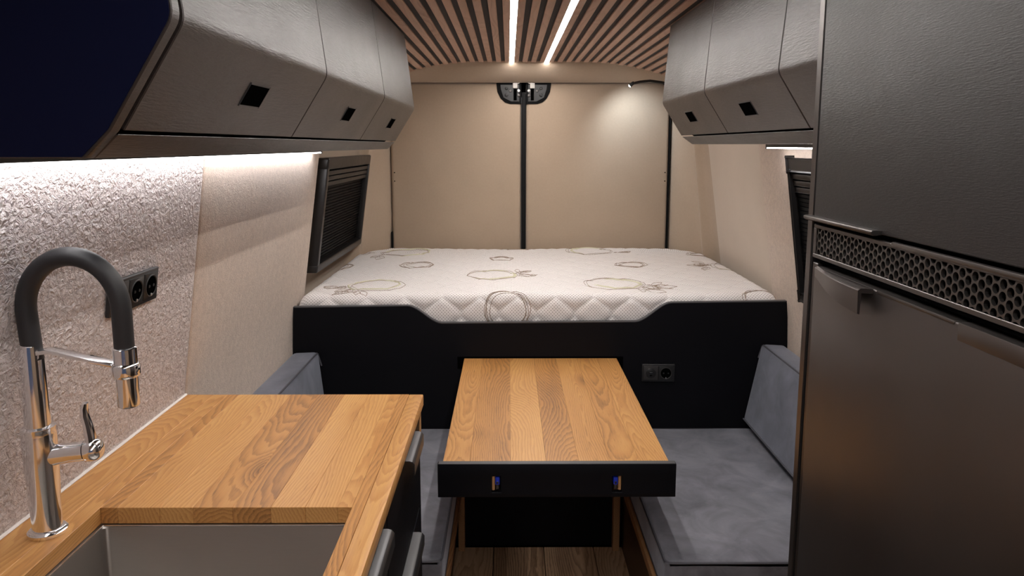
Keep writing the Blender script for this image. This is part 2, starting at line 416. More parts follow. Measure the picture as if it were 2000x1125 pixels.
ceiling = struct(grid('ceiling', frange(-.66, .90, 40), [-2.0, CEND + .01], lambda x, y: ((x, y, ceil_z(x) + .0062), (0, 0, 1)), 'black_felt', None, thick=.03))
PIT, GAP, X0 = .0426, .0185, .0591
LEDX = (X0 - PIT, X0 + 3 * PIT)
def slat(xa, xb):
    za, zb = ceil_z(xa), ceil_z(xb)
    prism('slat', [(xa, za), (xb, zb), (xb, zb + .0060), (xa, za + .0060)], 'y', -1.98, CEND, 'oak_slat', ceiling, bev=.0008, seg=1)
for i in range(-15, 19):
    xa, xb = X0 + i * PIT + GAP / 2, X0 + (i + 1) * PIT - GAP / 2
    if i in (-2, 2): slat(xa, LEDX[0 if i < 0 else 1] - .0122)
    elif i in (-1, 3): slat(LEDX[0 if i < 0 else 1] + .0122, xb)
    else: slat(xa, xb)
for x, lb in zip(LEDX, ('long straight ceiling light strip, left one of the two', 'long straight ceiling light strip, right one of the two')):
    t = thing('light_strip', lb, 'light', (x, 1.2, 1.885), 'light strips in the slatted ceiling')
    z = ceil_z(x)
    box('diffuser', x - .0104, x + .0104, -1.9, CEND - .004, z - .0005, z + .006, 'led', t, bev=.001)
    for s in (-1, 1): box('profile', x + s * .0112 - .0007, x + s * .0112 + .0007, -1.9, CEND - .002, z - .0012, z + .008, 'silver', t, bev=0)

# header above the rear doors
def header(x, t):
    d = abs(x - CX); top = ceil_z(x) + .012
    bot = 1.806 - 0.9 * max(0, d - .62) ** 2
    if d > .70: bot = min(bot, top - .03)
    a = t * math.pi / 2
    return (x, lerp(CEND - .004, YD + .01, 0) + (YD - .012 - CEND) * (t ** 1.25), top + (bot - top) * (1 - (1 - t) ** 1.5 * (1 - 0.0)))
struct(grid('trim_1', frange(-.68, .92, 50), frange(0, 1, 12), lambda x, t: (header(x, t), (0, .4, 1)), 'felt', None, thick=.02))
struct(box('wall_back', -.80, 1.02, 3.855, 3.89, 0, 1.95, 'dark', bev=0))

# rear doors: padded felt panels
def door_panel(name, x0, x1, ztop, rl, rr):
    poly = []
    def corner(cx, cz, r, a0, a1):
        if r < .01: poly.append((cx + r * (1 if a1 == 90 else -1), cz + r)); return
        for i in range(7):
            a = math.radians(lerp(a0, a1, i / 6)); poly.append((cx + r * math.cos(a), cz + r * math.sin(a)))
    poly.append((x0, .10)); poly.append((x1, .10))
    corner(x1 - rr, ztop - rr, rr, 0, 90); corner(x0 + rl, ztop - rl, rl, 90, 180)
    o = prism(name, poly, 'y', YD, YD + .045, 'felt', None, bev=.016, seg=4)
    return struct(o)
d1 = door_panel('door_1', -.610, .0665, 1.812, .05, .004)
d2 = door_panel('door_2', .0905, .832, 1.812, .004, .075)
for d, x in ((d1, -.592), (d2, .815)):
    for z in (1.306, 1.35): lathe('screw_hole', [(.0032, -.001), (.0032, .002)], (x, YD - .001, z), 'dark', d, 8, (0, -1, 0))
seal = struct(box('trim_2', .0672, .0898, YD - .004, YD + .03, .10, 1.76, 'rubber_seal', bev=.004, seg=2))
box('seal_lip', .0640, .0690, YD - .006, YD + .004, .10, 1.735, 'alu', seal, bev=.002)
box('trim_3', .833, .8375, YD - .006, YD + .05, .10, 1.77, 'rubber_seal', bev=.002)['kind'] = 'structure'
box('trim_4', -.6165, -.6105, YD - .004, YD + .05, .10, 1.04, 'rubber_seal', bev=.002)['kind'] = 'structure'

# ------------------------------------------------------------------ door latches at the top of the seam
def latch(s, lb):
    t = thing('door_latch', lb, 'latch', (CX - .035 + s * .07, YD - .01, 1.70), 'rear door latches')
    X = lambda v: .0785 + s * v
    poly = [(X(.012), 1.700), (X(.070), 1.700), (X(.096), 1.708), (X(.118), 1.728), (X(.134), 1.760), (X(.141), 1.806), (X(.012), 1.806)]
    prism('plate', poly, 'y', YD - .006, YD + .006, 'rubber_seal', t, bev=.003)
    prism('recess', [(X(.022), 1.712), (X(.066), 1.712), (X(.104), 1.732), (X(.118), 1.775), (X(.120), 1.797), (X(.022), 1.797)], 'y', YD - .009, YD - .005, 'plastic', t, bev=.001, seg=1)
    box('catch', min(X(.032), X(.056)), max(X(.032), X(.056)), YD - .022, YD - .009, 1.778, 1.806, 'catch', t, bev=.002)
    box('slot', min(X(.036), X(.052)), max(X(.036), X(.052)), YD - .013, YD - .008, 1.718, 1.776, 'dark', t, bev=.001)
    prism('hook', [(X(.026), 1.800), (X(.014), 1.812), (X(.022), 1.813), (X(.034), 1.802)], 'y', YD - .020, YD - .012, 'catch', t)
    for (u, z, r, m) in ((.068, 1.765, .0070, 'fridge_trim'), (.026, 1.766, .0080, 'silver'), (.026, 1.742, .007, 'fridge_trim'), (.088, 1.745, .009, 'plastic'), (.088, 1.778, .008, 'plastic')):
        lathe('screw', [(r, 0), (r, .004), (r * .7, .0055), (r * .5, .0055), (r * .45, .003), (.001, .003)], (X(u), YD - .009, z), m, t, 14, (0, -1, 0))
latch(-1, 'black rear door latch with pale catch, on the left door panel')
latch(1, 'black rear door latch with pale catch, on the right door panel')

# ------------------------------------------------------------------ windows with blinds
def window(name, s, y0, y1, z0, z1, proud, nsl, visible_side, lift=0.0):
    f = wall_l if s < 0 else wall_r
    lean = math.atan2(f(z1) - f(z0), z1 - z0)
    def pt(y, z, d): return Vector((f(z0) + (f(z1) - f(z0)) * (z - z0) / (z1 - z0) - s * (d + lift), y, z))
    def slab(nm, ya, yb, za, zb, d0, d1, mat, parent, bev=.003, seg=2):
        bm = bbox(0, 1, ya, yb, za, zb)
        for v in bm.verts: v.co = pt(v.co.y, v.co.z, d0 if v.co.x < .5 else d1)
        if bev: bmesh.ops.bevel(bm, geom=bm.edges[:], offset=bev, segments=seg, affect='EDGES', profile=.5)
        return build(nm, bm, mat, parent)
    back = struct(slab(name, y0 + .01, y1 - .01, z0 + .01, z1 - .01, -.02, .004, 'blind', None, bev=0))
    fw = .030
    slab('frame_rail', y0, y1, z1 - .045, z1, -.01, proud, 'blindframe', back, .007, 3)
    slab('frame_rail', y0, y1, z0, z0 + .030, -.01, proud, 'blindframe', back, .006, 3)
    slab('frame_post', y0, y0 + fw, z0 + .026, z1 - .040, -.01, proud - .001, 'blindframe', back, .005, 2)
    slab('frame_post', y1 - fw * .6, y1, z0 + .026, z1 - .040, -.01, proud - .001, 'blindframe', back, .005, 2)
    a, b = y0 + fw + .001, y1 - fw * .6 - .001
    zt = z1 - .049
    for q in range(3): slab('cassette_bar', a, b, zt - .019, zt - .002, .0, proud - .006 - .002 * q, 'blindframe', back, .003, 2); zt -= .021
    h = (zt - (z0 + .031)) / nsl
    for q in range(nsl):                                   # pleats of the blind
        za = zt - (q + 1) * h
        V = [pt(y, z, d) for y in (a, b) for z, d in ((za + .0005, .005), (za + .0005, .0085), (za + h * .80, .0090), (za + h * .90, .0125), (za + h - .0005, .0050))]
        pyd('blind_slat', V, [(0, 1, 2, 3, 4), (9, 8, 7, 6, 5)] + [(i, (i + 1) % 5, 5 + (i + 1) % 5, 5 + i) for i in range(5)], 'blind', back, sharp=15)
    return back
window('window_1', -1, 2.745, 3.585, 1.005, 1.444, .036, 24, 'near')
window('window_2', 1, 1.50, 2.362, .980, 1.451, .024, 24, 'far', .0125)

# ================================================================== OVERHEAD CABINETS
def round_profile(pts, rads, n=5):
    out = []
    for i, p in enumerate(pts):
        p = Vector(p)
        if rads[i] <= 0 or i in (0, len(pts) - 1): out.append(p); continue
        a = (Vector(pts[i - 1]) - p).normalized(); b = (Vector(pts[i + 1]) - p).normalized(); r = rads[i]
        for t in frange(0, 1, n): out.append((p + a * r) * (1 - t) ** 2 + p * 2 * t * (1 - t) + (p + b * r) * t ** 2)
    return out
def offset_in(prof, d, side):
    out = []
    for i, p in enumerate(prof):
        t = (prof[min(i + 1, len(prof) - 1)] - prof[max(i - 1, 0)]).normalized()
        out.append(p + Vector((t.y, -t.x)) * d * side)
    return out
def overhead(s, T, Fd, D, B, wallx, y0, y1, splits, knobs, label, end_panel):
    t = thing('overhead_cabinet', label, 'cabinet', ((B[0] + wallx) / 2, (y0 + y1) / 2, B[1]), 'overhead cabinets')
    prof = round_profile([T, Fd, D], [0, .011, 0])
    side = 1 if s < 0 else -1
    inner = offset_in(prof, .019, side)
    # carcass just behind the doors
    car = offset_in(prof, .021, side)
    poly = [tuple(p) for p in car] + [(B[0] + s * .02, B[1] + .019), (wallx, B[1] + .019), (wallx - s * .05, T[1] - .004)]
    prism('carcass', poly, 'y', y0 + (.02 if end_panel else 0), y1 - .002, 'dark', t)
    # bottom board with its chamfered front
    bp = [(D[0] + (B[0] - D[0]) * .06, D[1] - .0030), B, (wallx, B[1]), (wallx, B[1] + .018), (D[0] + s * .03, B[1] + .018)]
    prism('bottom_board', bp, 'y', y0 + (.0185 if end_panel else 0), y1, 'veneer', t, bev=.0015, seg=1)
    ys = [y0 + (.024 if end_panel else 0)] + splits + [y1]
    for i, (a, b) in enumerate(zip(ys, ys[1:])):
        g = .0021
        door = prism('door', [tuple(p) for p in prof] + [tuple(p) for p in inner[::-1]], 'y', a + g, b - g, 'veneer', t, bev=.0012, seg=1)
        if knobs[i] is None: continue
        # push-button latch set in the lower face
        n2 = Vector((D[0] - Fd[0], D[1] - Fd[1])).normalized(); nn = Vector((-n2.y, n2.x)) * (1 if s < 0 else -1)
        if nn.y > 0: nn = -nn
        yk, u, wy, wu = knobs[i]
        c = Vector(Fd) + n2 * u
        def face(nm, ky, ku, d0, d1, mat, bev):
            bm = bbox(-1, 1, -1, 1, -1, 1)
            for v in bm.verts:
                q = c + n2 * (ku * v.co.z) + nn * (d1 if v.co.x > 0 else d0); v.co = Vector((q.x, yk + ky * v.co.y, q.y))
            if bev: bmesh.ops.bevel(bm, geom=bm.edges[:], offset=bev, segments=2, affect='EDGES', profile=.5)
            return build(nm, bm, mat, door)
        face('latch_rim', wy, wu, -.004, .0009, 'alu', .0006); face('latch_button', wy - .0022, wu - .0022, -.003, .0014, 'dark', .0004)
    if end_panel:
        pol = [tuple(p) for p in prof] + [tuple(B), (wallx, B[1]), (wallx - s * .05, T[1])]
        e = prism('end_panel', pol, 'y', y0, y0 + .0178, 'veneer', t, bev=.0012, seg=1)
        e2 = prism('navy_face', [tuple(p) for p in offset_in(prof, .0025, side)] + [(B[0] + s * .003, B[1] + .0012), (wallx, B[1] + .0012), (wallx - s * .05, T[1] - .001)], 'y', y0 - .0012, y0 + .0006, 'navy', t)
    return t
def kn(px_, py_, Fd, D, s):                               # y position and distance below the fold of a latch button
    n2 = Vector((D[0] - Fd[0], D[1] - Fd[1])); best = None
    for i in range(101):
        u = i / 100; X = Fd[0] + n2[0] * u; Z = Fd[1] + n2[1] * u; p = at_x(px_, py_, X)
        e = abs(p.z - Z)
        if best is None or e < best[0]: best = (e, p.y, u * n2.length)
    return best[1], best[2]
FL, DL = (-.332, 1.617), (-.403, 1.505)
FR, DR = (.508, 1.627), (.575, 1.522)
def knl(x, y): a = kn(x, y, FL, DL, -1); return (a[0], a[1], .040, .018)
def knr(x, y): a = kn(x, y, FR, DR, 1); return (a[0], a[1], .042, .018)
ysl = [at_x(640, 157, -.332).y, at_x(752, 190, -.332).y]
ysr = [at_x(1520, 138, .508).y, at_x(1375, 175, .508).y]
overhead(-1, (-.363, 1.872), FL, DL, (-.431, 1.477), -.692, .748, 2.62, ysl, [knl(497, 187), knl(680, 223), knl(763, 241)],
         'long black overhead cabinet with navy end, above the worktop', True)
overhead(1, (.528, 1.876), FR, DR, (.612, 1.494), .925, 1.205, 2.445, ysr, [None, knr(1461, 212), knr(1350, 228)],
         'black overhead cabinet beside the tall fridge unit', False)

# under-cabinet light bars
def led_bar(s, y0, y1, zb, lb, off=.030):
    f = wall_l if s < 0 else wall_r
    x = f(zb) - s * off
    t = thing('light_bar', lb, 'light', (x, (y0 + y1) / 2, zb - .018), 'light bars under the overhead cabinets')
    box('housing', x - .010, x + .010, y0, y1, zb - .0105, zb - .0003, 'plastic', t, bev=.001)
    box('diffuser', x - .0075, x + .0075, y0 + .003, y1 - .003, zb - .0145, zb - .010, 'led_cool', t, bev=.001)
    for yy in (y0, y1): box('end_cap', x - .011, x + .011, yy - .003, yy + .003, zb - .016, zb - .0003, 'plastic', t, bev=.001)
led_bar(-1, .80, 2.60, 1.477, 'bright light bar under the cabinet above the worktop')
led_bar(1, 1.22, 2.44, 1.494, 'short bright light bar above the half hidden window', .062)

# gooseneck lamp over the right rear door
g = thing('reading_lamp', 'slim black gooseneck reading lamp with lit tip by rear door', 'lamp', tuple(at_y(1293, 163, 3.62)))
gp = [at_y(x, y, Y) for x, y, Y in ((1330, 172, 3.70), (1312, 166, 3.66), (1293, 161, 3.62), (1270, 158, 3.60), (1250, 160, 3.59), (1236, 163, 3.585))]
sm = []
for i in range(len(gp) - 1):
    for t in (0, .33, .66): sm.append(gp[i].lerp(gp[i + 1], t))
sm.append(gp[-1])
tube('neck', sm, .0065, 'plastic', g, 8)
tip = gp[-1]; dirv = Vector((-.55, .25, -.45)).normalized()
lathe('head', [(.0068, -.008), (.0085, .0), (.0085, .016), (.007, .018)], tip, 'plastic', g, 14, dirv)
lathe('lens', [(.0068, .0175), (.006, .020), (.003, .0215)], tip, 'led_neck', g, 12, dirv)
ld = bpy.data.lights.new('reading_lamp_beam', 'SPOT'); ld.energy = 3.4; ld.color = (.76, .89, 1); ld.spot_size = math.radians(118); ld.spot_blend = 1.0; ld.shadow_soft_size = .006
lo = bpy.data.objects.new('reading_lamp_beam', ld); C.objects.link(lo); lo.parent = g
lo.location = tip + dirv * .024 - WL[g.name]; lo.rotation_euler = Vector((.22, .55, -.62)).to_track_quat('-Z', 'Y').to_euler()

# ================================================================== BED
bp = thing('bed_partition', 'tall black board with lowered middle, across the van under the mattress', 'partition', (CX, YB + .009, 0))
def P2(x, y): p = at_y(x, y, YB); return (p.x, p.z)
tl, tr = P2(567, 600), P2(1540, 588)
top = [tl, P2(795, 597)]
a, b = P2(795, 597), P2(864, 631)
for t in frange(0, 1, 12)[1:]: top.append((lerp(a[0], b[0], t), lerp(a[1], b[1], sstep(t))))
a, b = P2(1240, 628), P2(1313, 591); top.append(a)
for t in frange(0, 1, 12)[1:]: top.append((lerp(a[0], b[0], t), lerp(a[1], b[1], sstep(t))))
top.append(tr)
outl = [(-.792, 0.0), (-.788, .74)] + top + [(1.018, .75), (1.03, 0.0)]
prism('board', outl, 'y', YB, YB + .018, 'black', bp, bev=.0008, seg=1)
V, Fc = [], []
for i, (x, z) in enumerate(top): V += [(x, YB - .0012, z - .0025), (x, YB - .0012, z + .0012), (x, YB + .0185, z + .0012), (x, YB + .0185, z - .0025)]
for i in range(len(top) - 1):
    for j in range(4): Fc.append((i * 4 + j, i * 4 + (j + 1) % 4, i * 4 + 4 + (j + 1) % 4, i * 4 + 4 + j))
Fc += [(0, 1, 2, 3), tuple(len(V) - 4 + j for j in (3, 2, 1, 0))]
pyd('edge_band', V, Fc, 'edge', bp)
box('table_slot', -.185, .415, YB - .0006, YB + .002, .688, .733, 'dark', bp, bev=0)

bb = thing('bed', 'black bed base beneath the white mattress', 'bed', (CX, 3.1, 0))
box('platform', -.56, .78, YB + .0195, 3.50, .80, .827, 'black', bb)
for x in (-.50, .72): box('support', x - .02, x + .02, 2.60, 3.48, 0, .80, 'black', bb)

# mattress ---------------------------------------------------------
MX0, MX1, MY0, MY1, MZ0, MZ1 = -.762, .986, YB + .0225, 3.785, .829, .960
RF = .042
Lf = MZ1 - MZ0 - RF; La = RF * math.pi / 2; Lt = MY1 - MY0 - 2 * RF
def mprof(s):
    """point and normal on the front-top-back profile at arc length s"""
    if s < Lf: return Vector((0, MY0, MZ0 + s)), Vector((0, -1, 0))
    s -= Lf
    if s < La:
        a = s / RF; return Vector((0, MY0 + RF - RF * math.cos(a), MZ1 - RF + RF * math.sin(a))), Vector((0, -math.cos(a), math.sin(a)))
    s -= La
    if s < Lt: return Vector((0, MY0 + RF + s, MZ1)), Vector((0, 0, 1))
    s -= Lt
    a = min(s / RF, math.pi / 2); return Vector((0, MY1 - RF + RF * math.sin(a), MZ1 - RF + RF * math.cos(a))), Vector((0, math.sin(a), math.cos(a)))
QP, QL = .0685, .150
def quilt(x, s):
    k0 = math.floor(x / QP); dm = 9
    for k in range(k0 - 1, k0 + 3):
        sg = 1 if k % 2 == 0 else -1
        c = k * QP + sg * QP * .5 * math.cos(2 * math.pi * (s + .02) / QL)
        sl = QP * .5 * 2 * math.pi / QL * abs(math.sin(2 * math.pi * (s + .02) / QL))
        dm = min(dm, abs(x - c) / math.sqrt(1 + sl * sl))
    amp = lerp(.0105, .0055, sstep((s - Lf) / .12))
    return amp * (math.exp(-(dm / .013) ** 0.85)) * -1
def msurf(x, s, lift=0.0):
    p, n = mprof(s); e = min(x - MX0, MX1 - x)
    q = max(0.0, 1 - e / .045); drop = .045 * (1 - math.sqrt(max(0, 1 - q * q)))
    # a lean on both ends, following the van's walls
    zz = p.z - drop * (1 if p.z > .88 else (p.z - MZ0) / (.88 - MZ0))
    tt_ = (x - MX0) / (MX1 - MX0)                          # rear corners cut back where the door pillars come in
    xa, xb = max(MX0, rear_in(p.y, .96, -1) + .004), min(MX1, rear_in(p.y, .96, 1) - .004)
    m = Vector((lerp(xa, xb, tt_) if p.y > 3.4 else x, p.y, zz)) + n * (quilt(x, s) + lift)
    m.z += .003 * math.sin(x * 5.1 + p.y * 3) * max(0, n.z)
    return m
ST = Lf + La + Lt + La
xs_ = [MX0 + .0005, MX0 + .003, MX0 + .008, MX0 + .014] + frange(MX0 + .022, MX1 - .022, 262) + [MX1 - .014, MX1 - .008, MX1 - .003, MX1 - .0005]
ss_ = frange(0, Lf + La, 34) + frange(Lf + La, Lf + La + Lt, 170)[1:] + frange(Lf + La + Lt, ST, 8)[1:]
mt = thing('mattress', 'white quilted mattress with dotted ticking and leafy wreath print', 'mattress', (CX, 3.18, MZ0))
V, Fc, UV = [], [], []
for x in xs_:
    for s in ss_: V.append(msurf(x, s)); UV.append((x + 2, s + 1))
nv = len(ss_); nu = len(xs_)
for i in range(nu - 1):
    for j in range(nv - 1): Fc.append((i * nv + j, (i + 1) * nv + j, (i + 1) * nv + j + 1, i * nv + j + 1))
nb = len(V)
Fc.append(tuple(range(nv))[::1]); Fc.append(tuple(range((nu - 1) * nv, nu * nv))[::-1]); 
me = bpy.data.meshes.new('cover'); me.from_pydata([tuple(v) for v in V], [], Fc); me.update()
ul = me.uv_layers.new(name='UVMap')
for lp in me.loops: ul.data[lp.index].uv = UV[lp.vertex_index]
cov = link('cover', me, 'tick', mt, sharp=80)
def unmap(px_, py_):                                      # picture point on the mattress -> (x, s)
    p = at_z(px_, py_, MZ1 - .002)
    if p.y > MY0 + RF: return p.x, Lf + La + (p.y - MY0 - RF)
    p = at_y(px_, py_, MY0 + .004); return p.x, min(max(p.z - MZ0, .01), Lf + La)
def motif(cx, cs, rad, seed, leaves, big, ell=1.0):
    rr = random.Random(seed); V, Fc = [], []; V2, F2 = [], []
    def add(path, r, closed, alt=False):
        pts = [msurf(min(max(x, MX0 + .004), MX1 - .004), min(max(s, .002), ST - .05), .0005) for x, s in path]
        v, f = tube_geo(pts, r, 4, closed); A, Bf = (V2, F2) if alt else (V, Fc); o = len(A)
        A.extend(v); Bf.extend(tuple(i + o for i in q) for q in f)
    for q in range(2 if big else 4):
        R = rad * rr.uniform(.76, 1.10); ox, oy = rr.uniform(-.10, .10) * rad, rr.uniform(-.10, .10) * rad; ph = rr.uniform(0, 6)
        am = rr.uniform(.010, .032); e2 = rr.uniform(.86, 1.1)
        path = [(cx + ox + R * math.cos(a) * (1 + am * math.sin(5 * a + ph)), cs + oy + R * ell * e2 * math.sin(a) * (1 + am * math.cos(4 * a + ph))) for a in frange(0, 2 * math.pi, 49)[:-1]]
        add(path, .0011, True, alt=False)
    if big:
        for q in range(5):                                # broad olive crescent strokes
            a0 = rr.uniform(0, 6); R = rad * rr.uniform(.8, .95)
            path = [(cx + R * math.cos(a), cs + R * ell * math.sin(a)) for a in frange(a0, a0 + rr.uniform(1.2, 2.2), 16)]
            add(path, [.0005] + [.0034 * math.sin(math.pi * (i + .5) / 16) + .0006 for i in range(14)] + [.0005], False, alt=True)
    for q in range(leaves[0]):
        a = leaves[1] + rr.uniform(-.55, .55); d = rad * rr.uniform(.95, 1.35); lx, ly = cx + d * math.cos(a), cs + d * math.sin(a)
        th = a + rr.uniform(-.9, .9); ln = rr.uniform(.045, .095); wd = ln * .22
        tipp = []
        for t in frange(0, 1, 9): tipp.append((t * ln, wd * math.sin(math.pi * t) * 1))
        for t in frange(1, 0, 9)[1:-1]: tipp.append((t * ln, -wd * math.sin(math.pi * t)))
        add([(lx + u * math.cos(th) - v * math.sin(th), ly + u * math.sin(th) + v * math.cos(th)) for u, v in tipp], .0010, True)
    o = pyd('printed_wreath', V, Fc, 'thread', mt, recalc=False)
    if V2: pyd('olive_stroke', V2, F2, 'olive', o, recalc=False)
ang = math.radians
for i, (px_, py_, R, lv, big) in enumerate([(735, 556, .112, (9, ang(225)), True), (963, 538, .110, (9, ang(15)), True), (1205, 553, .112, (11, ang(-25)), True),
        (990, 603, .085, (0, 0), False), (1492, 578, .070, (0, 0), False), (790, 494, .125, (5, ang(215)), True), (815, 519, .070, (0, 0), False),
        (980, 505, .060, (0, 0), False), (1158, 491, .115, (4, ang(-10)), True), (1232, 517, .070, (0, 0), False), (1435, 522, .105, (8, ang(170)), True),
        (1368, 498, .060, (0, 0), False), (1010, 482, .10, (3, ang(20)), False), (655, 520, .075, (4, ang(180)), False), (1325, 479, .08, (3, ang(10)), False)]):
    x, s = unmap(px_, py_); motif(x, s, R, 40 + i, lv, big)

# ================================================================== DINETTE
def soft(name, poly, y0, y1, mat, parent, bev=.022, puff=.006, seg=4):
    """cushion: profile in x-z swept along y, edges rounded, faces slightly crowned"""
    bm = prism_bm(poly, 'y', y0, y1, bev, seg)
    return build(name, bm, mat, parent, sharp=60)
def bench(s, xi, xo, lb):
    t = thing('bench', lb, 'bench', ((xi + xo) / 2, 2.12, 0))
    X = lambda v: xi + s * v
    def bx(nm, a, b, *r, **kw): return box(nm, min(a, b), max(a, b), *r, **kw)
    bx('front_board', X(.030), X(.046), 1.70, YB - .002, 0, .345, 'stained', t)  # reflected brown and shade under the table are put into its colour
    bx('end_board', X(.046), xo, 1.70, 1.716, 0, .345, 'black', t)
    bx('seat_board', X(.030), xo, 1.70, YB - .002, .345, .362, 'black', t)
    bx('ledge_rail', X(-.012), X(.010), 1.70, YB - .002, .338, .362, 'oak_edge', t)
    bx('rail_mount', X(.010), X(.030), 1.72, YB - .02, .32, .355, 'black', t)
    bx('corner_post', X(-.006), X(.018), YB - .040, YB - .004, 0, .337, 'oak_edge', t)
bench(1, .392, 1.00, 'black bench base with oak rail, fridge side of the table')
bench(-1, -.168, -.770, 'black bench base with oak rail, between worktop unit and table')
def seat(s, xi, xo, y0, lb):
    t = thing('seat_cushion', lb, 'cushion', ((xi + xo) / 2, 2.12, .362), 'dinette cushions')
    a, b = min(xi, xo), max(xi, xo); y1 = YB - .003; z0, z1 = .363, .463
    bm = bbox(a, b, y0, y1, z0, z1)
    bmesh.ops.subdivide_edges(bm, edges=bm.edges[:], cuts=14, use_grid_fill=True)
    for v in bm.verts:
        u, w_ = (v.co.x - a) / (b - a), (v.co.y - y0) / (y1 - y0); c = min(1, 5 * min(u, 1 - u)) * min(1, 7 * min(w_, 1 - w_))
        if v.co.z > z1 - .001: v.co.z += .006 * c + .0012 * math.sin(u * 9 + w_ * 13)
    es = [e for e in bm.edges if len(e.link_faces) == 2 and e.calc_face_angle(0) > 1.0]
    bmesh.ops.bevel(bm, geom=es, offset=.012, segments=3, affect='EDGES', profile=.5)
    build('pad', bm, 'suede', t, sharp=60)
    e = .0045; pts = []
    for cx_, cy_, a0 in ((b - .02, y1 - .02, 0), (a + .02, y1 - .02, 90), (a + .02, y0 + .02, 180), (b - .02, y0 + .02, 270)):
        for k_ in range(5): A = ang(a0 + 22.5 * k_); pts.append((cx_ + (.0185) * math.cos(A), cy_ + .0185 * math.sin(A), z1 - .0045))
    tube('piping', pts, .0032, 'piping', t, 6, closed=True)
    tube('piping', [(x, y, z0 + .010) for x, y, z in pts], .0032, 'piping', t, 6, closed=True)
seat(1, .390, .895, 1.68, 'grey suede seat cushion between the table and the fridge unit')
seat(-1, -.167, -.700, 1.69, 'grey suede seat cushion between the worktop unit and the table')
def backrest(s, poly, seam, y0, lb):
    t = thing('back_cushion', lb, 'cushion', (poly[0][0], 2.1, .468), 'dinette cushions')
    bm = prism_bm(poly, 'y', y0, YB - .004)
    bmesh.ops.bevel(bm, geom=bm.edges[:], offset=.016, segments=4, affect='EDGES', profile=.5)
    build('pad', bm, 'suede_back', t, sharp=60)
    x, z = seam
    tube('piping', [(x, y0 + .012, z - .02), (x, y0 + .006, z - .006), (x, y0 + .016, z), (x, YB - .02, z), (x, YB - .008, z - .006), (x - s * .012, YB - .007, z - .05)], .0030, 'piping', t, 6)
    p0, p1 = poly[0], poly[1]
    tube('piping', [(p0[0] - s * .001, y, p0[1] + .012) for y in (y0 + .016, YB - .018)], .003, 'piping', t, 6)
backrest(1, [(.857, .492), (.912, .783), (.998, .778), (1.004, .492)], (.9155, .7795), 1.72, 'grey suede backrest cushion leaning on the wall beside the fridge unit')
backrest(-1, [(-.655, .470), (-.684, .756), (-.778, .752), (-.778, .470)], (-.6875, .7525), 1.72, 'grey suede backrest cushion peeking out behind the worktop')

# table -------------------------------------------------------------
TZ = .727; TX0, TX1, TY0, TY1 = -.160, .391, 1.684, YB - .001
tb = thing('table', 'oak dinette table with black front panel, between the two benches', 'table', (CX, 2.1, TZ - .032))
tt = box('table_core', TX0 + .004, TX1 - .004, TY0, TY1, TZ - .030, TZ - .006, 'oak_edge', tb)
cuts = [TX0, -.095, .005, .091, .171, .247, .319, TX1]
for a, b in zip(cuts, cuts[1:]): box('stave', a + .0001, b - .0001, TY0, TY1, TZ - .0062, TZ, 'oak', tt, bev=.0004)
fp = (-.172, .406, 1.664, 1.682, .643, TZ + .001)
holes = [(at_y(960, 930, 1.664).x, at_y(978, 930, 1.664).x), (at_y(1196, 930, 1.664).x, at_y(1215, 930, 1.664).x)]
hz = (.655, .697)
bm = bmesh.new()
xsb = [fp[0], holes[0][0], holes[0][1], holes[1][0], holes[1][1], fp[1]]; zsb = [fp[4], hz[0], hz[1], fp[5]]
grid_v = {}
for i, x in enumerate(xsb):
    for j, z in enumerate(zsb):
        for y in (0, 1): grid_v[i, j, y] = bm.verts.new((x, fp[2 + y], z))
hole = lambda i, j: j == 1 and i in (1, 3)
for i in range(5):
    for j in range(3):
        if hole(i, j): continue
        for y in (0, 1): bm.faces.new((grid_v[i, j, y], grid_v[i + 1, j, y], grid_v[i + 1, j + 1, y], grid_v[i, j + 1, y]))
        for (da, db, e0, e1) in ((-1, 0, (0, 0), (0, 1)), (1, 0, (1, 0), (1, 1)), (0, -1, (0, 0), (1, 0)), (0, 1, (0, 1), (1, 1))):
            ni, nj = i + da, j + db
            if ni < 0 or ni > 4 or nj < 0 or nj > 2 or hole(ni, nj):
                A, Bv = (i + e0[0], j + e0[1]), (i + e1[0], j + e1[1])
                bm.faces.new((grid_v[A[0], A[1], 0], grid_v[Bv[0], Bv[1], 0], grid_v[Bv[0], Bv[1], 1], grid_v[A[0], A[1], 1]))
bmesh.ops.recalc_face_normals(bm, faces=bm.faces[:])
bmesh.ops.bevel(bm, geom=[e for e in bm.edges if len(e.link_faces) == 2 and e.calc_face_angle(0) > 1], offset=.0018, segments=2, affect='EDGES', profile=.5)
fpn = build('front_panel', bm, 'black', tb)
box('edge_band', fp[0] + .002, fp[1] - .002, fp[2] + .0015, fp[3] - .0005, fp[5] - .002, fp[5] + .0006, 'edge', fpn, bev=.0004)
for q, (a, b) in enumerate(holes):
    s = 1 if q else -1
    o = box('table_latch', a + .001 if q == 0 else b - .008, a + .008 if q == 0 else b - .001, 1.668, 1.70, hz[0] + .004, hz[1] - .001, 'oak_edge', tb)
    m_ = (a + b) / 2 - s * .003
    bmx = bbox(m_ - .006, m_ + .006, 1.666, 1.688, hz[0] + .018, hz[1] - .004, .003, 2)
    build('clip', bmx, 'blue', o)
    box('clip_hook', m_ - .004, m_ + .004, 1.669, 1.680, hz[0] + .006, hz[0] + .018, 'alu', o, bev=.001)
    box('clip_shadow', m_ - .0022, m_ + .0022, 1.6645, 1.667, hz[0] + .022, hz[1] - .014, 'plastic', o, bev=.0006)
for s, x in ((-1, TX0 + .020), (1, TX1 - .020)): box('apron', x - .009, x + .009, 1.70, TY1, TZ - .075, TZ - .030, 'stained', tb)

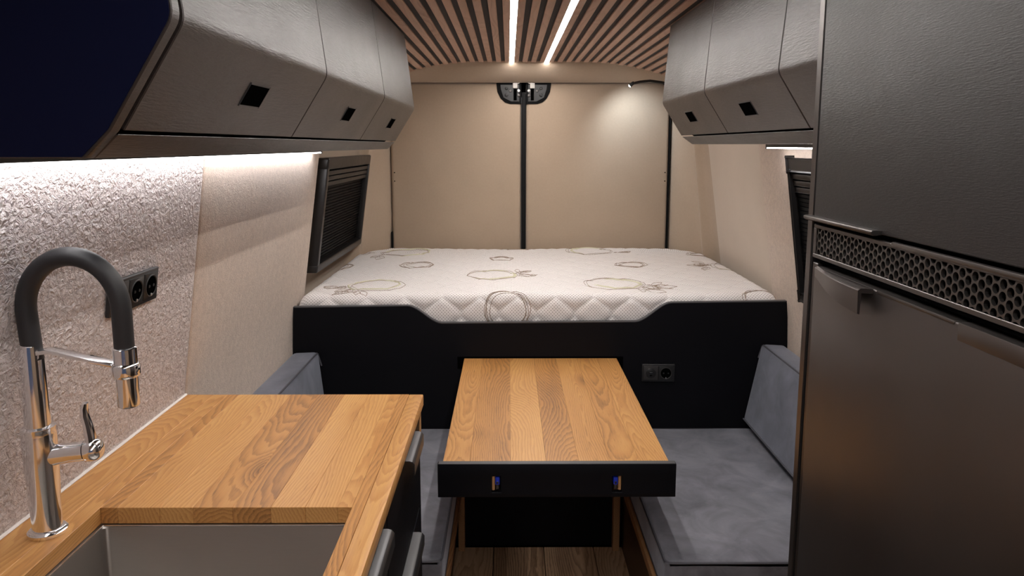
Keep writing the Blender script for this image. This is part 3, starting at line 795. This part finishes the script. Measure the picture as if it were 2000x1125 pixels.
# ================================================================== KITCHEN UNIT
WZ, WT = .900, .028
WX0, WX1, WY0, WY1 = -.770, -.204, .10, 1.676
HX0, HX1, HY0, HY1 = -.672, -.258, .70, 1.127
wt = thing('worktop', 'thick oak worktop with sink cut-out, along the plaster wall', 'worktop', ((WX0 + WX1) / 2, .9, WZ - WT))
scuts = [WX0, -.705, HX0 + .028, -.575, -.520, -.455, -.392, -.335, -.282, -.238, WX1]
def plate(x0, x1, y0, y1): box('stave', x0 + .0001, x1 - .0001, y0, y1, WZ - WT, WZ, 'oak', wt, bev=.0006)
for i, (a, b) in enumerate(zip(scuts, scuts[1:])):
    last = i == len(scuts) - 2
    def cut(x0, x1):
        if x1 <= HX0 + 1e-6 or x0 >= HX1 - 1e-6:
            if last: build('stave', bbox(x0, x1, WY0, WY1, WZ - WT, WZ, .0025, 2), 'oak', wt)
            else: plate(x0, x1, WY0, WY1)
        else: plate(x0, x1, HY1, WY1); plate(x0, x1, WY0, HY0)
    pts = sorted({a, b} | {v for v in (HX0, HX1) if a < v < b})
    for p0, p1 in zip(pts, pts[1:]): cut(p0, p1)
tube('sealant_bead', [(wall_l(WZ) + .0135, y, WZ + .0015) for y in (WY0, .6, 1.1, WY1 - .004)], .0035, 'sealant', wt, 6)

# sink --------------------------------------------------------------
sk = thing('sink', 'square undermount steel sink let into the oak worktop', 'sink', ((HX0 + HX1) / 2, (HY0 + HY1) / 2, WZ - .20))
bx0, bx1, by0, by1 = HX0 + .004, HX1 - .004, HY0 + .004, HY1 - .004
zt, zbm = WZ - WT - .001, WZ - .195
bm = bmesh.new()
def ring(x0, x1, y0, y1, z, r, n=5):
    out = []
    for cx_, cy_, a0 in ((x1 - r, y1 - r, 0), (x0 + r, y1 - r, 90), (x0 + r, y0 + r, 180), (x1 - r, y0 + r, 270)):
        for k_ in range(n): A = ang(a0 + 90 * k_ / (n - 1)); out.append(bm.verts.new((cx_ + r * math.cos(A), cy_ + r * math.sin(A), z)))
    return out
R_ = [ring(bx0 - .02, bx1 + .02, by0 - .02, by1 + .02, zt, .02), ring(bx0, bx1, by0, by1, zt, .010), ring(bx0 + .002, bx1 - .002, by0 + .002, by1 - .002, zt - .003, .010),
      ring(bx0 + .004, bx1 - .004, by0 + .004, by1 - .004, zbm + .012, .012), ring(bx0 + .014, bx1 - .014, by0 + .014, by1 - .014, zbm, .02)]
for A, B2 in zip(R_, R_[1:]):
    for j in range(len(A)): bm.faces.new((A[j], A[(j + 1) % len(A)], B2[(j + 1) % len(A)], B2[j]))
bm.faces.new(R_[-1])
build('basin', bm, 'steel', sk, sharp=40)
tube('rim', [(x, y, zt + .0006) for x, y in ((bx0 + .002, by0 + .002), (bx0 + .002, by1 - .002), (bx1 - .002, by1 - .002), (bx1 - .002, by0 + .002))], .0014, 'rim', sk, 6, closed=True)
lathe('drain', [(.036, 0), (.036, .002), (.030, .003), (.028, .001), (.001, .001)], ((bx0 + bx1) / 2, (by0 + by1) / 2, zbm), 'chrome', sk, 24)

# base unit -----------------------------------------------------------
bu = thing('base_cabinet', 'black kitchen base unit with grey handles under the worktop', 'cabinet', (-.48, .9, 0))
zc = WZ - WT
box('end_panel', -.765, -.2125, 1.640, 1.658, 0, zc - .001, 'black', bu)
box('stile', -.2115, -.2085, 1.640, 1.658, .815, zc - .001, 'oak_edge', bu, bev=0)
box('back_panel', -.768, -.762, .12, 1.64, 0, zc - .001, 'black', bu)
box('plinth', -.262, -.245, .12, 1.64, 0, .09, 'black', bu)
box('partition', -.760, -.232, 1.172, 1.188, .0, zc - .001, 'black', bu)
box('bottom', -.760, -.235, .12, 1.638, .09, .106, 'black', bu)
def handle(par, y0, y1, zt_):
    prof = [(-.229, zt_), (-.200, zt_ + .0005), (-.193, zt_ - .0015), (-.1885, zt_ - .007), (-.1885, zt_ - .030), (-.1905, zt_ - .030), (-.1905, zt_ - .008), (-.194, zt_ - .004), (-.200, zt_ - .0015), (-.229, zt_ - .002)]
    prism('handle', prof, 'y', y0, y1, 'alu', par, bev=.0004, seg=1)
for y0, y1, z0, z1, hy in ((1.190, 1.638, .640, zc - .012, (1.385, 1.540)), (1.190, 1.638, .110, .632, (1.24, 1.520)), (.14, 1.186, .110, zc - .012, (.80, 1.125))):
    d = box('drawer_front', -.230, -.212, y0 + .0015, y1 - .0015, z0, z1, 'black', bu, bev=.001)
    handle(d, hy[0], hy[1], z1 + .0025)

# tap -------------------------------------------------------------------
tp = thing('kitchen_tap', 'chrome kitchen tap with arched black hose, standing beside the sink', 'tap', (-.709, 1.05, WZ))
bxp, byp = -.709, 1.05
lathe('foot', [(.0265, 0), (.0275, .002), (.0275, .006), (.0245, .009), (.022, .010)], (bxp, byp, WZ), 'chrome', tp, 32)
lathe('column', [(.0205, .008), (.0210, .05), (.0228, .10), (.0235, .120), (.0235, .160), (.0225, .166), (.0235, .168), (.0235, .171), (.0175, .173), (.0165, .285), (.0155, .297), (.012, .300)], (bxp, byp, WZ), 'chrome', tp, 32)
zb_ = 1.026
bd = Vector((1, .12, .10)).normalized(); bo = Vector((bxp, byp, zb_ - .003))
lathe('valve_arm', [(.019, .0), (.0155, .022), (.0145, .045), (.0150, .062), (.0152, .064)], bo, 'chrome', tp, 28, bd)
lathe('valve_cap', [(.0150, .0), (.0165, .001), (.0172, .008), (.0165, .016), (.0125, .022), (.006, .0245), (.001, .025)], bo + bd * .065, 'chrome', tp, 28, bd)
lv0 = bo + bd * .074
pts = [lv0 + Vector((0, 0, .006)), lv0 + Vector((-.001, 0, .022)), lv0 + Vector((-.0035, 0, .040)), lv0 + Vector((-.0065, 0, .054)), lv0 + Vector((-.0065, 0, .066)), lv0 + Vector((-.0045, 0, .074))]
V, Fc = tube_geo(pts, [.0072, .0068, .0060, .0054, .0050, .0036], 10)
ctr = sum(pts, Vector()) / len(pts)
pyd('lever', [Vector((v.x, byp + .009 + (v.y - byp - .009) * 1.5, v.z)) for v in V], Fc, 'chrome', tp)
hx = -.570
hp = []
zl, zr, ztop = 1.195, 1.183, 1.330
for t in frange(0, 1, 5): hp.append((bxp + .003 - .004 * t, byp, lerp(zl - .02, zl + .055, t)))
cxm, rx_ = (bxp - .001 + hx) / 2, (hx - bxp + .001) / 2
for a in frange(180, 0, 25)[1:]:
    A = ang(a); hp.append((cxm + rx_ * math.cos(A), byp, (zl + .055 if a > 90 else lerp(zl + .055, zl + .02, 0)) + (ztop - zl - .055) * math.sin(A)))
for t in frange(0, 1, 5)[1:]: hp.append((hx + .0 * t, byp, lerp(zl + .055, zr, t)))
tube('hose', hp, .0142, 'rubber', tp, 18)
lathe('spray_head', [(.0150, -.082), (.0155, -.080), (.0155, -.038), (.0185, -.036), (.0195, -.033), (.0195, -.020), (.0180, -.017), (.0165, -.016), (.0165, .006), (.0140, .008)], (hx, byp, 1.186), 'chrome', tp, 30)
prism('nozzle', [(hx + .0125 * math.cos(ang(a)), byp + .0125 * math.sin(ang(a))) for a in range(0, 360, 20)], 'z', 1.1025, 1.106, 'plastic', tp)
bm = bmesh.new()
ln = hx - .017 - (bxp + .013)
arm = [(bxp + .012, 1.190), (bxp + .030, 1.192), (hx - .016, 1.170), (hx - .016, 1.165), (bxp + .030, 1.186), (bxp + .012, 1.183)]
build('hose_arm', prism_bm(arm, 'y', byp - .010, byp + .010, .0012, 2), 'chrome', tp)

# ------------------------------------------------------------------ sockets
def sockets(root_label, origin, ux, uz, nrm, kinds, size=.060, frame=.006):
    """row of square inserts in one frame; ux along the row, uz up, nrm out of the wall"""
    t = thing('power_socket', root_label, 'socket', tuple(origin))
    ux, uz, nrm = Vector(ux).normalized(), Vector(uz).normalized(), Vector(nrm).normalized()
    W = size * len(kinds)
    def slab(nm, u0, u1, v0, v1, d0, d1, mat, par, bev=.0012):
        bm = bbox(u0, u1, v0, v1, d0, d1)
        if bev: bmesh.ops.bevel(bm, geom=bm.edges[:], offset=bev, segments=2, affect='EDGES', profile=.5)
        for v in bm.verts: c = v.co.copy(); v.co = Vector(origin) + ux * c.x + uz * c.y + nrm * c.z
        return build(nm, bm, mat, par)
    slab('frame', -frame, W + frame, -frame, size + frame, 0, .0085, 'plastic', t, .002)
    slab('top_bevel', -frame + .002, W + frame - .002, size + frame - .0035, size + frame - .0005, .002, .0092, 'edge', t, .0008)
    for i, kd in enumerate(kinds):
        u = i * size
        ins = slab('insert', u + .0012, u + size - .0012, .0012, size - .0012, .004, .0105, 'plastic_soft' if kd == 'usb' else 'plastic', t, .0015)
        c = Vector(origin) + ux * (u + size / 2) + uz * (size / 2) + nrm * .0100
        r = size * .385
        if kd == 'usb':
            lathe('usb_disc', [(r * .86, 0), (r * .86, .0022), (r * .80, .0030), (.001, .0030)], c, 'plastic', ins, 24, nrm)
            slab('usb_port', u + size / 2 - .0065, u + size / 2 + .0065, size / 2 - .001, size / 2 + .004, .0125, .0136, 'dark', ins, .0003)
            slab('usb_tongue', u + size / 2 - .0055, u + size / 2 + .0055, size / 2 + .0018, size / 2 + .0034, .0134, .0142, 'silver', ins, .0002)
            slab('usb_port', u + size / 2 - .0045, u + size / 2 + .0045, size / 2 - .010, size / 2 - .0065, .0125, .0136, 'dark', ins, .0003)
        else:
            lathe('socket_ring', [(r * 1.04, 0), (r * 1.04, .0012), (r, .0022), (r * .93, .0016), (r * .92, .0008), (.001, .0008)], c, 'plastic_soft', ins, 28, nrm)
            lathe('socket_well', [(r * .90, .0006), (r * .90, .0012), (.001, .0013)], c, 'dark', ins, 24, nrm)
            slab('earth_clip', u + size / 2 - .002, u + size / 2 + .002, size / 2 - r * .97, size / 2 - r * .70, .0108, .0134, 'silver', ins, .0008)
            for q in (-1, 1): lathe('pin_hole', [(.003, .0010), (.003, .0020), (.0022, .0021)], c + ux * (q * .0085), 'plastic', ins, 10, nrm)
p0 = at_y(1255, 741, YB)
sockets('black double socket with usb port on the black bed panel', (p0.x, YB - .0005, p0.z), (1, 0, -.008), (.008, 0, 1), (0, -1, 0), ['usb', 'power'], .0545, .0055)
tilt = Vector((wall_l(1.24) - wall_l(1.18), 0, .06)).normalized(); zz0 = 1.186
sockets('black triple socket with usb port on the plaster wall behind the tap', (wall_l(zz0) + .0125, 1.292, zz0), (0, 1, 0), tilt, tilt.cross(Vector((0, -1, 0))) * (1 if tilt.cross(Vector((0, -1, 0))).x > 0 else -1), ['usb', 'power', 'power'], .0565, .005)

# ================================================================== TALL UNIT WITH FRIDGE
XF = .500
tu = thing('tall_cabinet', 'tall black cabinet around the fridge with big upper door', 'cabinet', (.76, .85, 0))
box('side_panel', XF + .001, 1.00, 1.186, 1.204, 0, 1.866, 'veneer_tall', tu, bev=.001)
box('side_edge', XF - .001, XF + .001, 1.1865, 1.2035, 0, 1.864, 'fridge_trim', tu, bev=.0006)
box('side_panel', XF + .001, 1.00, .44, .458, 0, 1.866, 'veneer_tall', tu, bev=.001)
box('carcass', XF + .022, 1.00, .459, 1.185, 1.385, 1.860, 'dark', tu, bev=0)
ud = box('upper_door', XF, XF + .019, .462, 1.183, 1.371, 1.860, 'veneer_tall', tu, bev=.0015)
lip = [(XF + .002, 1.3705), (XF - .010, 1.3695), (XF - .0145, 1.3720), (XF - .0150, 1.3755), (XF - .0125, 1.3775), (XF - .006, 1.3775), (XF + .002, 1.3765)]
prism('pull_lip', lip, 'y', .965, 1.190, 'fridge_trim', ud, bev=.0008, seg=1)

fr = thing('fridge', 'dark grey built-in fridge with honeycomb vent in the tall cabinet', 'fridge', (.76, .82, .06))
box('body', XF + .040, .98, .47, 1.182, .06, 1.300, 'dark', fr, bev=0)
# honeycomb vent
VY0, VY1, VZ0, VZ1 = .470, 1.178, 1.309, 1.3635
GY0, GY1, GZ0, GZ1 = .480, 1.168, 1.3155, 1.3575
def vent():
    bm = bmesh.new(); r = .0075; rin = .0055
    x0, x1 = XF + .0005, XF + .005
    def clampz(y, z): return (min(max(y, GY0), GY1), min(max(z, GZ0), GZ1))
    col = 0; y = GY1 + .002
    while y > GY0 - r:
        z = GZ0 - .0035 + (r * .866 if col % 2 else 0)
        while z < GZ1 + r:
            o, i_ = [], []
            for q in range(12):
                A = ang(30 * q); R = r if q % 2 == 0 else r * .866
                o.append(clampz(y + R * math.cos(A), z + R * math.sin(A))); i_.append(clampz(y + rin * math.cos(A), z + rin * math.sin(A)))
            O = [bm.verts.new((x0, *p)) for p in o]; I = [bm.verts.new((x0, *p)) for p in i_]; J = [bm.verts.new((x1, *p)) for p in i_]
            for q in range(12):
                k_ = (q + 1) % 12
                bm.faces.new((O[q], O[k_], I[k_], I[q])); bm.faces.new((I[q], I[k_], J[k_], J[q]))
            z += r * 1.732
        y -= r * 1.5; col += 1
    bmesh.ops.dissolve_degenerate(bm, dist=1e-5, edges=bm.edges[:])
    return bm
ve = build('vent_grille', vent(), 'fridge_trim', fr, sharp=30)
for a, b, c, d in ((VY0, VY1, GZ1, VZ1), (VY0, VY1, VZ0, GZ0), (VY0, GY0, GZ0, GZ1), (GY1, VY1, GZ0, GZ1)):
    box('vent_frame', XF - .001, XF + .006, a, b, c, d, 'fridge_trim', ve, bev=.0008)
box('vent_backing', XF + .020, XF + .022, VY0, VY1, VZ0, VZ1, 'dark', ve, bev=0)
box('vent_crown', XF - .003, XF + .004, .470, .935, 1.3600, 1.3660, 'fridge_trim', ve, bev=.0016, seg=2)
fd = box('fridge_door', XF - .004, XF + .036, .474, 1.160, .10, 1.2965, 'fridge', fr, bev=.003, seg=3)
box('door_frame', XF + .002, XF + .012, 1.163, 1.182, .06, 1.300, 'fridge_trim', fr, bev=.001)
# scooped handle: bows out from the hinge side and ends in a cut
V, Fc = [], []; hh = 22
for i, t in enumerate(frange(0, 1, hh)):
    y = lerp(1.157, .968, t); out = .020 * math.sin(min(1, t * 1.25) * math.pi / 2) ** 1.1 + .001
    zb = 1.2965 - lerp(.016, .034, math.sin(t * math.pi / 2))
    xo = XF - .004 - out
    V += [(XF - .004, y, 1.2965), (xo + .004, y, 1.2975), (xo, y, 1.2945), (xo + .001, y, zb), (xo + .004, y, zb - .001), (xo + .005, y, 1.291), (XF - .004, y, 1.290)]
for i in range(hh - 1):
    for j in range(7): Fc.append((i * 7 + j, i * 7 + (j + 1) % 7, i * 7 + 7 + (j + 1) % 7, i * 7 + 7 + j))
Fc += [tuple(range(7))[::-1], tuple(range((hh - 1) * 7, hh * 7))]
pyd('door_handle', V, Fc, 'fridge', fd, sharp=45)
box('top_trim', XF - .0052, XF + .02, .786, .958, 1.2925, 1.2975, 'fridge_trim', fd, bev=.0012, seg=2)
box('handle_cover', XF - .0050, XF + .02, .560, .779, 1.277, 1.2975, 'fridge', fd, bev=.0015, seg=2)
